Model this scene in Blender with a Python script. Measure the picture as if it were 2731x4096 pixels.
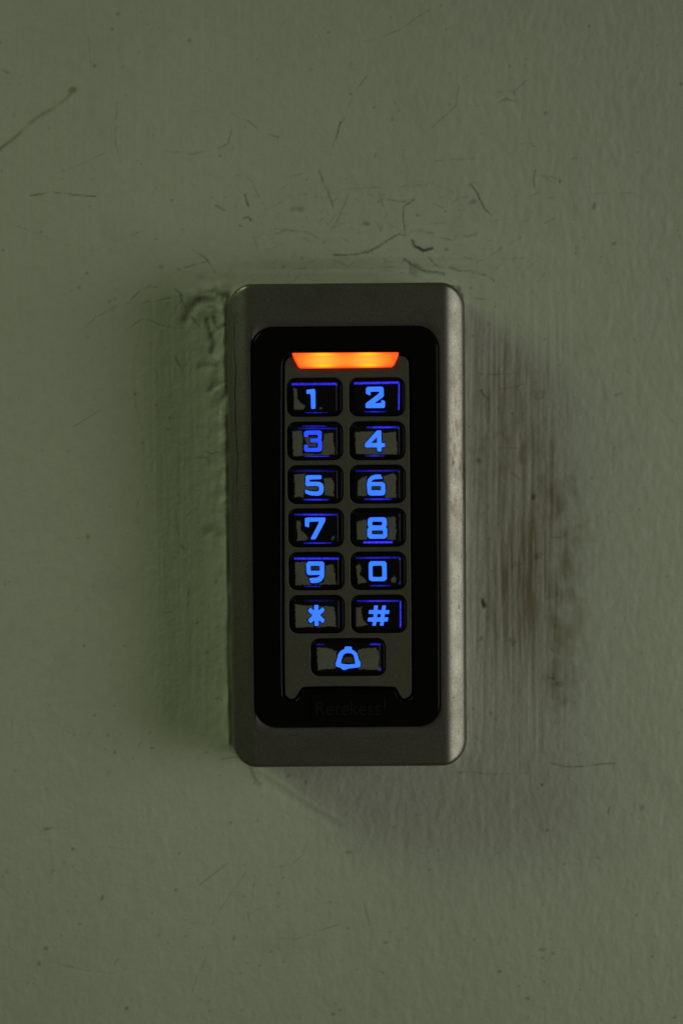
import bpy, math, random
import numpy as np
from mathutils import Vector

random.seed(7)
rng = np.random.default_rng(11)
scene = bpy.context.scene
for o in list(bpy.data.objects):
    bpy.data.objects.remove(o)
C = scene.collection

# ------------------------------------------------------------------ camera
MM = 0.001
ZC = 1.40                      # height of the lens axis above the floor
DIST = 500.0                   # lens to wall, mm
DEPTH = 22.0                   # keypad thickness, mm
S_FRONT = 16.33                # photo pixels per mm on the keypad's front face
S_WALL = S_FRONT * (DIST - DEPTH) / DIST
PITCH = math.radians(3.4)      # the lens looks slightly down at the wall
ROLL = math.radians(0.47)      # the keypad is screwed on slightly crooked

cam_d = bpy.data.cameras.new('camera')
cam = bpy.data.objects.new('camera', cam_d)
C.objects.link(cam)
CAM_Y, CAM_Z = -DIST * math.cos(PITCH), DIST * math.sin(PITCH)     # mm, z from the lens axis' wall point
cam.location = (0, CAM_Y * MM, ZC + CAM_Z * MM)
cam.rotation_euler = (math.radians(90) - PITCH, 0, 0)
cam_d.sensor_fit = 'VERTICAL'
cam_d.sensor_height = 36.0
cam_d.lens = 36.0 * DIST / (4096 / S_WALL)
cam_d.clip_start = 0.01
cam_d.clip_end = 50
cam_d.dof.use_dof = True
cam_d.dof.focus_distance = (DIST - DEPTH) * MM
cam_d.dof.aperture_fstop = 16
scene.camera = cam

# ------------------------------------------------------------------ world and lamps
world = bpy.data.worlds.new('World')
scene.world = world
world.use_nodes = True
bg = world.node_tree.nodes['Background']
bg.inputs['Color'].default_value = (0.90, 1.0, 0.70, 1)
bg.inputs['Strength'].default_value = 0.045


def area(name, direction, dist, size, size_y, energy, color, spread=180, aim=0.0):
    ld = bpy.data.lights.new(name, 'AREA')
    ld.shape = 'RECTANGLE'
    ld.size, ld.size_y = size, size_y
    ld.energy = energy
    ld.color = color
    ld.spread = math.radians(spread)
    lo = bpy.data.objects.new(name, ld)
    C.objects.link(lo)
    d = Vector(direction).normalized()
    target = Vector((0, 0, ZC + aim))
    lo.location = target + d * dist
    lo.rotation_euler = (-d).to_track_quat('-Z', 'Y').to_euler()
    return lo


# daylight from an opening on the right, greenish tube light from up on the left
area('doorway_light', (0.80, -0.49, -0.04), 0.80, 0.54, 0.50, 0.30, (0.95, 1.0, 0.97), 60, -0.03)
area('tube_light', (-0.66, -0.42, 0.55), 0.95, 0.34, 0.34, 0.104, (0.74, 1.0, 0.58), 40, -0.05)

vs = scene.view_settings
vs.view_transform = 'Standard'
vs.look = 'None'
vs.exposure = 0
vs.gamma = 1
vs.use_curve_mapping = False


# ------------------------------------------------------------------ helpers
cp, sp_ = math.cos(PITCH), math.sin(PITCH)


def hit(u, v, y):
    """photo pixel -> x, z (mm) where its ray meets the plane y"""
    a, b = (u - 1365.5) / S_WALL / DIST, (2048 - v) / S_WALL / DIST
    dy, dz = cp + b * sp_, -sp_ + b * cp
    t = (y - CAM_Y) / dy
    return a * t, CAM_Z + dz * t


def pixel(x, y, z):
    """the photo pixel of a point, all in mm"""
    ry, rz = y - CAM_Y, z - CAM_Z
    f, up = ry * cp - rz * sp_, ry * sp_ + rz * cp
    return 1365.5 + x / f * DIST * S_WALL, 2048 - up / f * DIST * S_WALL


def wall_mm(u, v):
    return hit(u, v, 0.0)


CU, CV = 1384.0, 2100.0
KX, KZ = hit(CU, CV, -DEPTH)   # keypad centre
cr, sr = math.cos(ROLL), math.sin(ROLL)


def loc(u, v):
    """photo pixel on the keypad's front -> keypad's own x, z in mm"""
    x, z = hit(u, v, -DEPTH)
    x, z = x - KX, z - KZ
    return x * cr + z * sr, -x * sr + z * cr


def zpts(pts, region):
    ou, ov, sc = region
    return [loc(ou + x * sc, ov + y * sc) for x, y in pts]


R3 = (1100, 1480, 560 / 1568)
R4 = (1100, 2000, 560 / 1568)
R5 = (1100, 2500, 560 / 1568)
R8 = (1100, 1340, 560 / 1568)


def rrect(cx, cz, hw, hh, r, n=8):
    out = []
    for sx, sz, a0 in ((1, 1, 0), (-1, 1, 90), (-1, -1, 180), (1, -1, 270)):
        for i in range(n + 1):
            a = math.radians(a0 + 90 * i / n)
            out.append((cx + sx * (hw - r) + r * math.cos(a), cz + sz * (hh - r) + r * math.sin(a)))
    return out


def chaikin(p, k=1, t=0.22):
    for _ in range(k):
        q = []
        for i in range(len(p)):
            a, b = p[i], p[(i + 1) % len(p)]
            q.append((a[0] * (1 - t) + b[0] * t, a[1] * (1 - t) + b[1] * t))
            q.append((a[0] * t + b[0] * (1 - t), a[1] * t + b[1] * (1 - t)))
        p = q
    return p


def link(name, me, mat, parent):
    o = bpy.data.objects.new(name, me)
    C.objects.link(o)
    if mat:
        me.materials.clear()
        me.materials.append(mat)
    if parent:
        o.parent = parent
    return o


def curve_mesh(cv, y_mid):
    tmp = bpy.data.objects.new('tmp', cv)
    C.objects.link(tmp)
    dg = bpy.context.evaluated_depsgraph_get()
    dg.update()
    me = bpy.data.meshes.new_from_object(tmp.evaluated_get(dg))
    bpy.data.objects.remove(tmp)
    n = len(me.vertices)
    co = np.empty(n * 3, dtype=np.float32)
    me.vertices.foreach_get('co', co)
    co = co.reshape(-1, 3)
    new = np.stack([co[:, 0], -(co[:, 2] + y_mid), co[:, 1]], 1) * MM
    me.vertices.foreach_set('co', new.ravel())
    me.update()
    for p in me.polygons:
        p.use_smooth = abs(p.normal.y) < 0.97
    return me


def slab(name, rings, back, front, bevel, mat, parent, res=3, swell=0.0):
    """outline(s) in mm extruded between two depths from the wall, all edges rounded"""
    cv = bpy.data.curves.new(name, 'CURVE')
    cv.dimensions = '2D'
    cv.fill_mode = 'BOTH'
    for ring in rings:
        sp = cv.splines.new('POLY')
        sp.points.add(len(ring) - 1)
        for p, (x, z) in zip(sp.points, ring):
            p.co = (x, z, 0, 1)
        sp.use_cyclic_u = True
    cv.extrude = (front - back) / 2 - bevel
    cv.bevel_depth = bevel
    cv.bevel_resolution = res
    cv.offset = swell - bevel
    return link(name, curve_mesh(cv, (front + back) / 2), mat, parent)


# node shorthand -----------------------------------------------------
class NT:
    def __init__(self, name):
        self.m = bpy.data.materials.new(name)
        self.m.use_nodes = True
        self.t = self.m.node_tree
        self.b = self.t.nodes['Principled BSDF']

    def n(self, kind, **props):
        nd = self.t.nodes.new(kind)
        for k, v in props.items():
            setattr(nd, k, v)
        return nd

    def link(self, a, b):
        self.t.links.new(a, b)

    def put(self, sock, val):
        if hasattr(val, 'is_output') or hasattr(val, 'links'):
            self.t.links.new(val, sock)
        elif isinstance(val, (tuple, list)):
            sock.default_value = tuple(val) + ((1,) if len(val) == 3 and len(sock.default_value) == 4 else ())
        else:
            sock.default_value = val

    def math(self, op, a, b=0.0, c=0.0, clamp=False):
        nd = self.n('ShaderNodeMath', operation=op, use_clamp=clamp)
        for i, v in enumerate((a, b, c)):
            self.put(nd.inputs[i], v)
        return nd.outputs[0]

    def mix(self, f, a, b):
        nd = self.n('ShaderNodeMix', data_type='RGBA')
        self.put(nd.inputs['Factor'], f)
        self.put(nd.inputs['A'], a)
        self.put(nd.inputs['B'], b)
        return nd.outputs['Result']

    def mixf(self, f, a, b):
        nd = self.n('ShaderNodeMix', data_type='FLOAT')
        self.put(nd.inputs['Factor'], f)
        self.put(nd.inputs['A'], a)
        self.put(nd.inputs['B'], b)
        return nd.outputs['Result']

    def coord(self):
        return self.n('ShaderNodeTexCoord').outputs['Object']

    def noise(self, scale, detail=3.0, rough=0.5, stretch=None, seed=0.0):
        tc = self.coord()
        mp = self.n('ShaderNodeMapping')
        self.link(tc, mp.inputs['Vector'])
        if stretch:
            mp.inputs['Scale'].default_value = stretch
        mp.inputs['Location'].default_value = (seed, seed * 0.37, seed * 1.7)
        nz = self.n('ShaderNodeTexNoise')
        self.link(mp.outputs[0], nz.inputs['Vector'])
        nz.inputs['Scale'].default_value = scale
        nz.inputs['Detail'].default_value = detail
        nz.inputs['Roughness'].default_value = rough
        return nz.outputs['Fac']

    def ramp(self, v, lo, hi):
        nd = self.n('ShaderNodeMapRange', interpolation_type='SMOOTHSTEP')
        self.put(nd.inputs['Value'], v)
        nd.inputs['From Min'].default_value = lo
        nd.inputs['From Max'].default_value = hi
        return nd.outputs[0]

    def bump(self, h, strength, dist):
        nd = self.n('ShaderNodeBump')
        self.put(nd.inputs['Height'], h)
        nd.inputs['Strength'].default_value = strength
        nd.inputs['Distance'].default_value = dist
        self.link(nd.outputs[0], self.b.inputs['Normal'])

    def set(self, **kw):
        for k, v in kw.items():
            self.put(self.b.inputs[k.replace('_', ' ')], v)


def attr_mask(nt, name):
    a = nt.n('ShaderNodeAttribute', attribute_name=name)
    sep = nt.n('ShaderNodeSeparateColor')
    nt.link(a.outputs['Color'], sep.inputs[0])
    return sep.outputs[0], sep.outputs[1], sep.outputs[2], a.outputs['Alpha']


# ------------------------------------------------------------------ materials
def mat_wall():
    t = NT('wall_paint')
    dark, brown, red, olive = attr_mask(t, 'marks')
    big = t.noise(9, 3, 0.55)
    mid = t.noise(60, 4, 0.6, seed=3)
    base = t.mix(t.ramp(big, 0.3, 0.7), (0.495, 0.485, 0.375), (0.545, 0.535, 0.415))
    base = t.mix(t.math('MULTIPLY', t.ramp(mid, 0.52, 0.78), 0.22), base, (0.34, 0.345, 0.27))
    mott = t.noise(420, 3, 0.6, stretch=(1, 1, 0.6), seed=17)
    base = t.mix(t.math('MULTIPLY', t.ramp(mott, 0.35, 0.75), 0.16), base, (0.36, 0.37, 0.29))
    fleck = t.math('MULTIPLY', t.ramp(t.noise(620, 2, 0.5, seed=9), 0.70, 0.80), 0.35)
    base = t.mix(fleck, base, (0.20, 0.21, 0.17))
    base = t.mix(brown, base, (0.175, 0.14, 0.062))
    base = t.mix(olive, base, (0.27, 0.25, 0.10))
    base = t.mix(red, base, (0.30, 0.085, 0.05))
    base = t.mix(dark, base, (0.045, 0.05, 0.045))
    t.set(Base_Color=base, Roughness=t.mixf(t.ramp(mid, 0.3, 0.7), 0.42, 0.58))
    t.b.inputs['Specular IOR Level'].default_value = 0.35
    t.bump(t.math('ADD', t.noise(900, 3, 0.6), t.math('MULTIPLY', t.noise(330, 2, 0.5, seed=5), 1.6)), 0.55, 0.0002)
    return t.m


def silver_nodes(t, seed=0.0):
    """satin silver lacquer: fine metal flake and faint soiling"""
    flake = t.noise(2600, 2, 0.6, seed=seed)
    soil = t.noise(140, 4, 0.6, seed=seed + 2)
    col = t.mix(t.ramp(flake, 0.3, 0.72), (0.203, 0.184, 0.148), (0.278, 0.256, 0.210))
    col = t.mix(t.math('MULTIPLY', t.ramp(soil, 0.45, 0.8), 0.35), col, (0.11, 0.098, 0.075))
    return col, flake, soil


def mat_housing():
    t = NT('silver_lacquer_housing')
    col, flake, soil = silver_nodes(t)
    sep = t.n('ShaderNodeSeparateXYZ')
    t.link(t.coord(), sep.inputs[0])
    X, Z = sep.outputs[0], sep.outputs[2]
    # grime line wandering down the left flank
    zn = t.noise(70, 3, 0.6, stretch=(0, 0, 1), seed=4)
    line = t.math('ABSOLUTE', t.math('SUBTRACT', X, t.math('ADD', -0.0276, t.math('MULTIPLY', zn, 0.0018))))
    lmask = t.math('SUBTRACT', 1.0, t.ramp(line, 0.00004, 0.00022))
    lmask = t.math('MULTIPLY', lmask, t.ramp(t.noise(160, 2, 0.5, seed=8), 0.34, 0.55))
    lmask = t.math('MULTIPLY', lmask, t.ramp(Z, -0.012, 0.02))
    col = t.mix(t.math('MULTIPLY', lmask, 0.8), col, (0.03, 0.027, 0.02))
    # brown hand grime rubbed on the right flank, strongest a third of the way down
    side = t.ramp(X, 0.0245, 0.0262)
    zone = t.math('MULTIPLY', t.ramp(Z, -0.012, 0.010), t.math('SUBTRACT', 1.0, t.ramp(Z, 0.030, 0.046)))
    sm = t.ramp(t.noise(260, 5, 0.7, stretch=(2.2, 1, 0.6), seed=12), 0.46, 0.62)
    g = t.math('MULTIPLY', t.math('MULTIPLY', side, zone), sm)
    col = t.mix(t.math('MULTIPLY', g, 0.62), col, (0.12, 0.078, 0.042))
    speck = t.math('MULTIPLY', side, t.ramp(t.noise(1500, 2, 0.5, seed=21), 0.64, 0.73))
    col = t.mix(t.math('MULTIPLY', speck, 0.7), col, (0.06, 0.05, 0.035))
    scr = t.math('MULTIPLY', side, t.ramp(t.noise(420, 2, 0.4, stretch=(1.8, 1, 0.75), seed=31), 0.685, 0.73))
    col = t.mix(t.math('MULTIPLY', scr, 0.7), col, (0.05, 0.05, 0.045))
    t.set(Base_Color=col, Metallic=0.95, Roughness=t.mixf(t.ramp(soil, 0.3, 0.8), 0.36, 0.45))
    t.bump(flake, 0.25, 0.00006)
    return t.m


def mat_silver_plate():
    t = NT('silver_lacquer_plate')
    col, flake, soil = silver_nodes(t, 6)
    col = t.mix(0.55, col, (0.105, 0.092, 0.062))   # a darker, browner lacquer than the housing's
    t.set(Base_Color=col, Metallic=0.75, Roughness=0.44)
    t.bump(flake, 0.25, 0.00006)
    return t.m


def mat_black(name, rough, col=(0.004, 0.0035, 0.0035)):
    t = NT(name)
    d = t.ramp(t.noise(1400, 2, 0.5, seed=rough * 10), 0.70, 0.78)
    t.set(Base_Color=t.mix(t.math('MULTIPLY', d, 0.25), col, (0.05, 0.045, 0.04)),
          Roughness=t.mixf(t.noise(90, 3, 0.5), rough * 0.8, rough * 1.25))
    t.b.inputs['Specular IOR Level'].default_value = 0.1
    return t.m


def mat_cap():
    t = NT('worn_key_cap')
    wear, leak, _, _ = attr_mask(t, 'wear')
    col, flake, soil = silver_nodes(t, 15)
    col = t.mix(t.math('MULTIPLY', t.ramp(soil, 0.5, 0.85), 0.4), t.mix(0.5, col, (0.11, 0.106, 0.082)), (0.07, 0.065, 0.045))
    t.set(Base_Color=t.mix(wear, (0.007, 0.006, 0.006), col), Metallic=t.math('MULTIPLY', wear, 0.25),
          Roughness=t.mixf(wear, 0.22, 0.5))
    t.b.inputs['Specular IOR Level'].default_value = 0.12
    t.b.inputs['Emission Color'].default_value = (0.05, 0.05, 1.6, 1)
    t.put(t.b.inputs['Emission Strength'], leak)
    return t.m


def mat_glow_blue(name, strength, col):
    t = NT(name)
    v = t.ramp(t.noise(450, 2, 0.5), 0.25, 0.75)
    t.set(Base_Color=(0.02, 0.03, 0.08), Roughness=0.5)
    t.b.inputs['Emission Color'].default_value = col + (1,)
    t.put(t.b.inputs['Emission Strength'], t.math('MULTIPLY', t.mixf(v, 0.92, 1.06), strength))
    return t.m


def mat_bar():
    """orange status lens with two diodes behind it"""
    t = NT('status_lens')
    sep = t.n('ShaderNodeSeparateXYZ')
    t.link(t.coord(), sep.inputs[0])
    X, Z = sep.outputs[0], sep.outputs[2]
    zc = BAR_C[1] * MM

    def spot(x0, z0, sx, sz):
        dx = t.math('DIVIDE', t.math('SUBTRACT', X, x0 * MM), sx * MM)
        dz = t.math('DIVIDE', t.math('SUBTRACT', Z, z0 * MM), sz * MM)
        r = t.math('ADD', t.math('MULTIPLY', dx, dx), t.math('MULTIPLY', dz, dz))
        return t.math('EXPONENT', t.math('MULTIPLY', r, -1.0))
    core = t.math('ADD', spot(BAR_C[0] - 5.6, BAR_C[1], 4.6, 1.9), spot(BAR_C[0] + 5.4, BAR_C[1], 4.6, 1.9), clamp=True)
    hot = spot(BAR_C[0] - 5.6, BAR_C[1] + 1.5, 2.3, 0.38)
    for a, b in ((5.5, 1.5), (-5.4, -1.25), (5.5, -1.25)):
        hot = t.math('ADD', hot, spot(BAR_C[0] + a, BAR_C[1] + b, 2.4, 0.38))
    # distance to the rim, stored on the mesh, cools the colour to red
    rim = t.n('ShaderNodeAttribute', attribute_name='rim').outputs['Fac']
    col = t.mix(core, (1.6, 0.10, 0.006), (2.2, 0.50, 0.045))
    col = t.mix(rim, (1.3, 0.035, 0.008), col)
    col = t.mix(t.math('MULTIPLY', hot, 0.8, clamp=True), col, (2.2, 0.74, 0.01))
    t.set(Base_Color=(0.25, 0.05, 0.01), Roughness=0.35)
    t.link(col, t.b.inputs['Emission Color'])
    t.b.inputs['Emission Strength'].default_value = 1.0
    return t.m


# ------------------------------------------------------------------ the wall
def gnoise(shape, sx, sz):
    """unit-variance noise blurred by sx, sz cells"""
    f = np.fft.rfft2(rng.standard_normal(shape))
    kz = np.fft.fftfreq(shape[0])[:, None]
    kx = np.fft.rfftfreq(shape[1])[None, :]
    f *= np.exp(-2 * (np.pi ** 2) * ((kx * sx) ** 2 + (kz * sz) ** 2))
    a = np.fft.irfft2(f, s=shape)
    return (a - a.mean()) / a.std()


def sstep(a, lo, hi):
    t = np.clip((a - lo) / (hi - lo), 0, 1)
    return t * t * (3 - 2 * t)


STEP = 0.28
gx = np.arange(-100, 100 + 1e-6, STEP)
gz = np.arange(-144, 144 + 1e-6, STEP)
GX, GZ = np.meshgrid(gx, gz)
SH = GX.shape


def draw(mask, pts, width, strength, breaks=0.0, jitter=0.0):
    """a thin mark along a polyline of photo pixels; width in mm"""
    P = []
    for (u0, v0), (u1, v1) in zip(pts[:-1], pts[1:]):
        L = math.hypot(u1 - u0, v1 - v0)
        k = max(1, int(L / 3.2))
        for i in range(k):
            P.append((u0 + (u1 - u0) * i / k, v0 + (v1 - v0) * i / k))
    P.append(pts[-1])
    P = np.array([wall_mm(u, v) for u, v in P])
    if jitter:
        w = np.cumsum(rng.standard_normal(P.shape), 0) * 0.17
        if len(P) > 2:
            w -= np.linspace(0, 1, len(P))[:, None] * w[-1]
        P = P + (w + rng.standard_normal(P.shape) * 0.15) * jitter
    st = 1.0
    for i, (x, z) in enumerate(P):
        if breaks:
            if i % 7 == 0:
                goal = (rng.random() > breaks) * 1.35 * (0.6 + 0.6 * rng.random())
            st = 0.8 * st + 0.2 * goal
        f = st * (0.85 + 0.3 * rng.random())
        w = width * (0.85 + 0.3 * rng.random())
        r = 3 * w + STEP
        i0, i1 = np.searchsorted(gx, (x - r, x + r))
        j0, j1 = np.searchsorted(gz, (z - r, z + r))
        if i1 <= i0 or j1 <= j0:
            continue
        d2 = (GX[j0:j1, i0:i1] - x) ** 2 + (GZ[j0:j1, i0:i1] - z) ** 2
        a = strength * f * np.exp(-d2 / (2 * w * w))
        mask[j0:j1, i0:i1] = np.maximum(mask[j0:j1, i0:i1], a)


def blob(mask, u, v, ru, rv, strength, ang=0.0, rough=0.35, soft=(0.2, 1.45)):
    x, z = wall_mm(u, v)
    a, b = ru / S_WALL, rv / S_WALL
    r = 2.2 * max(a, b) + STEP
    i0, i1 = np.searchsorted(gx, (x - r, x + r))
    j0, j1 = np.searchsorted(gz, (z - r, z + r))
    if i1 - i0 < 2 or j1 - j0 < 2:
        return
    dx, dz = GX[j0:j1, i0:i1] - x, GZ[j0:j1, i0:i1] - z
    c, s = math.cos(ang), math.sin(ang)
    p, q = (dx * c + dz * s) / a, (-dx * s + dz * c) / b
    d = np.sqrt(p * p + q * q) + rough * NZ_BLOB[j0:j1, i0:i1]
    m = strength * (1 - sstep(d, *soft))
    mask[j0:j1, i0:i1] = np.maximum(mask[j0:j1, i0:i1], m)


NZ_BLOB = gnoise(SH, 2.2, 2.2)
dark = np.zeros(SH)
brown = np.zeros(SH)
red = np.zeros(SH)
olive = np.zeros(SH)

RA = (0, 0, 1365 / 1568)
RB = (1365, 0, 1366 / 1568)
RC = (300, 1050, 700 / 1568)
RD = (300, 2000, 700 / 1372)
RE = (1800, 1050, 700 / 1568)
RF = (1800, 2000, 700 / 1372)
RG = (0, 3000, 1365 / 1568)
RH = (1365, 3000, 1366 / 1568)


def q(region, pts):
    ou, ov, sc = region
    return [(ou + x * sc, ov + y * sc) for x, y in pts]


# hair cracks and pencil scratches: (strength, width mm, points)
LINES = [
    (RA, 0.80, .15, [(140, 898), (240, 882), (330, 893), (440, 902)]),
    (RA, 0.30, .15, [(548, 215), (545, 272)]),
    (RA, 0.35, .18, [(540, 470), (532, 600), (538, 670), (552, 745)]),
    (RA, 0.55, .16, [(1065, 520), (1130, 553), (1190, 595), (1280, 630)]),
    (RA, 0.40, .20, [(765, 695), (800, 700), (870, 708), (980, 690), (1045, 660), (1068, 590)]),
    (RA, 0.75, .20, [(1565, 560), (1545, 625), (1530, 668)]),
    (RA, 0.40, .15, [(1120, 795), (1165, 840), (1190, 905)]),
    (RA, 0.90, .22, [(1125, 895), (1140, 945)]),
    (RA, 0.90, .20, [(1118, 1003), (1140, 997), (1152, 1012)]),
    (RA, 0.60, .18, [(990, 943), (1032, 967)]),
    (RA, 0.65, .20, [(1465, 785), (1500, 870), (1530, 950)]),
    (RA, 0.45, .15, [(1260, 1050), (1420, 1065), (1490, 1115), (1565, 975)]),
    (RA, 0.60, .15, [(885, 1145), (955, 1200), (990, 1255)]),
    (RA, 0.60, .18, [(845, 1230), (955, 1200)]),
    (RA, 0.35, .15, [(655, 1060), (550, 1100), (420, 1160)]),
    (RA, 0.35, .15, [(80, 1040), (180, 1075), (275, 1115)]),
    (RA, 0.30, .15, [(410, 160), (418, 320)]),
    (RA, 0.28, .15, [(480, 705), (370, 755), (290, 785)]),
    (RA, 0.80, .20, [(1535, 1170), (1568, 1172)]),
    (RA, 0.35, .15, [(1325, 75), (1270, 150)]),
    (RA, 0.35, .15, [(1165, 1065), (1190, 1170)]),
    (RB, 0.40, .15, [(405, 45), (340, 80), (270, 135), (190, 170), (100, 190)]),
    (RB, 0.55, .17, [(115, 350), (65, 415), (30, 480), (0, 570)]),
    (RB, 0.45, .16, [(495, 335), (535, 400), (525, 480), (470, 535), (415, 585)]),
    (RB, 0.40, .16, [(855, 365), (800, 410), (715, 425)]),
    (RB, 0.50, .17, [(720, 470), (755, 450), (800, 465)]),
    (RB, 0.55, .16, [(425, 740), (495, 733), (615, 727)]),
    (RB, 0.80, .20, [(590, 845), (615, 880), (655, 960), (705, 1005)]),
    (RB, 0.70, .15, [(165, 930), (190, 910), (290, 925), (335, 912), (285, 945), (280, 985), (288, 1080), (250, 1080), (120, 1155), (50, 1168), (0, 1170)]),
    (RB, 0.75, .15, [(250, 1082), (120, 1155), (50, 1168), (0, 1170), (-30, 1172)]),
    (RB, 0.50, .16, [(45, 860), (0, 975), (-30, 1040)]),
    (RB, 0.35, .15, [(0, 870), (180, 862), (330, 855), (415, 840)]),
    (RB, 1.00, .35, [(325, 1105), (335, 1130), (375, 1150), (415, 1140)]),
    (RB, 0.60, .22, [(360, 1060), (420, 1072)]),
    (RB, 0.50, .16, [(420, 1085), (510, 1100), (560, 1080), (620, 1078), (570, 1045)]),
    (RB, 0.35, .16, [(1100, 918), (1130, 893), (1240, 885), (1330, 888), (1400, 920)]),
    (RB, 0.55, .18, [(815, 660), (860, 655), (885, 672)]),
    (RB, 0.50, .18, [(890, 780), (880, 830), (885, 865)]),
    (RB, 0.45, .16, [(120, 1150), (215, 1200), (320, 1205)]),
    (RB, 0.55, .18, [(400, 1180), (440, 1225), (560, 1240), (640, 1245)]),
    (RB, 0.40, .15, [(170, 880), (205, 990), (180, 1060), (150, 1010)]),
    (RB, 0.35, .15, [(620, 1205), (690, 1180), (760, 1190)]),
    (RB, 0.30, .15, [(1040, 850), (1065, 930), (1070, 1010)]),
    (RC, 0.60, .14, [(105, 575), (190, 490), (320, 415), (480, 355), (720, 340), (860, 318), (1015, 280)]),
    (RC, 0.55, .14, [(500, 330), (590, 245), (680, 212), (735, 222)]),
    (RC, 0.80, .18, [(895, 235), (945, 280), (955, 340), (1010, 440)]),
    (RC, 0.70, .20, [(1035, 480), (1090, 540), (1120, 580)]),
    (RC, 0.75, .18, [(900, 850), (940, 920)]),
    (RC, 0.50, .18, [(1030, 870), (990, 920), (950, 1000)]),
    (RC, 0.50, .16, [(725, 970), (738, 1000), (728, 1080)]),
    (RC, 0.40, .16, [(530, 1130), (548, 1270), (600, 1450), (620, 1700), (615, 1900)]),
    (RC, 0.50, .16, [(220, 1325), (130, 1385), (0, 1465)]),
    (RC, 0.75, .18, [(1170, 1690), (1230, 1708), (1300, 1700)]),
    (RC, 0.60, .15, [(985, 1780), (1110, 1748), (1190, 1755), (1215, 1775)]),
    (RC, 0.50, .18, [(500, 580), (590, 510), (690, 525), (760, 560), (880, 590), (980, 585)]),
    (RC, 0.40, .16, [(550, 750), (700, 720)]),
    (RD, 0.45, .18, [(495, 0), (488, 90), (495, 185)]),
    (RD, 0.60, .16, [(905, 650), (895, 740), (887, 840)]),
    (RD, 0.75, .22, [(830, 355), (860, 385)]),
    (RD, 0.50, .18, [(690, 885), (760, 875)]),
    (RD, 0.30, .15, [(250, 465), (370, 560), (470, 610), (590, 605), (660, 570)]),
    (RD, 0.65, .14, [(590, 1825), (500, 1925)]),
    (RD, 0.85, .22, [(1110, 1548), (1140, 1535), (1155, 1570)]),
    (RD, 0.45, .18, [(1145, 2030), (1220, 2015), (1290, 2010)]),
    (RD, 0.50, .16, [(890, 1310), (945, 1295)]),
    (RD, 0.40, .16, [(795, 100), (808, 270)]),
    (RD, 0.40, .16, [(870, 130), (930, 80), (1080, 70)]),
    (RD, 0.35, .16, [(780, 1400), (745, 1520)]),
    (RE, 0.80, .22, [(270, 1140), (300, 1190), (345, 1225)]),
    (RE, 0.60, .18, [(1470, 1190), (1525, 1180), (1528, 1140)]),
    (RE, 0.50, .20, [(95, 320), (200, 320), (310, 330), (470, 320)]),
    (RE, 0.55, .20, [(0, 40), (80, 70), (180, 75), (330, 120), (390, 165)]),
    (RE, 0.50, .20, [(360, 45), (430, 60)]),
    (RE, 0.45, .20, [(240, 450), (300, 500), (350, 560)]),
    (RF, 0.65, .16, [(790, 2060), (930, 2090), (1080, 2080), (1190, 2060), (1290, 2065)]),
    (RF, 0.40, .15, [(915, 2065), (980, 2010), (1075, 1960)]),
    (RF, 0.45, .16, [(700, 260), (800, 290), (890, 295)]),
    (RF, 0.40, .18, [(0, 2135), (200, 2140), (340, 2150), (600, 2140)]),
    (RF, 0.40, .16, [(140, 1810), (230, 1890), (320, 1960)]),
    (RG, 0.45, .16, [(1050, 515), (980, 570), (915, 620)]),
    (RG, 0.50, .15, [(1170, 575), (1160, 690), (1140, 750), (1150, 800)]),
    (RG, 0.40, .16, [(1130, 560), (1090, 620), (1020, 720), (975, 800)]),
    (RG, 0.45, .16, [(1560, 800), (1480, 825), (1360, 865), (1250, 865)]),
    (RG, 0.35, .15, [(955, 900), (945, 960), (905, 1030), (885, 1110)]),
    (RG, 0.35, .15, [(240, 975), (380, 1010), (530, 1025)]),
    (RG, 0.40, .15, [(1145, 750), (1220, 720)]),
    (RG, 0.35, .15, [(1420, 390), (1390, 480), (1340, 525), (1260, 540)]),
    (RG, 0.30, .15, [(500, 445), (570, 455)]),
    (RH, 0.40, .16, [(95, 400), (80, 490)]),
    (RH, 0.45, .15, [(105, 705), (130, 810)]),
    (RH, 0.50, .15, [(862, 1040), (880, 1120), (878, 1150)]),
    (RH, 0.60, .20, [(1232, 262), (1222, 290)]),
    (RH, 0.35, .16, [(1300, 640), (1360, 690)]),
]
for reg, st, w, pts in LINES:
    draw(dark, q(reg, pts), w * 0.72, st * (0.76 if st < 0.55 else 0.80), breaks=0.35 if st < 0.7 else 0.15, jitter=0.16)

for reg, pts in ((RE, [(430, 1135), (510, 1125), (600, 1108), (660, 1080), (770, 1070)]),
                 (RE, [(420, 1665), (540, 1660), (660, 1668)]),
                 (RE, [(540, 1885), (620, 1935), (700, 1980), (790, 2012)]),
                 (RE, [(240, 1000), (430, 1000), (600, 995)])):
    draw(red, q(reg, pts), 0.12, 0.45, breaks=0.35, jitter=0.12)
draw(olive, q(RA, [(-20, 700), (60, 635), (110, 590), (160, 545), (230, 500), (300, 455), (345, 405)]), 0.30, 0.62, breaks=0.1, jitter=0.12)
blob(olive, 293, 360, 14, 10, 0.8)
draw(olive, q(RG, [(205, 365), (260, 357), (300, 355)]), 0.25, 0.6, breaks=0.3, jitter=0.1)
draw(olive, q(RG, [(1150, 70), (1165, 120), (1195, 158)]), 0.35, 0.6)

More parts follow.
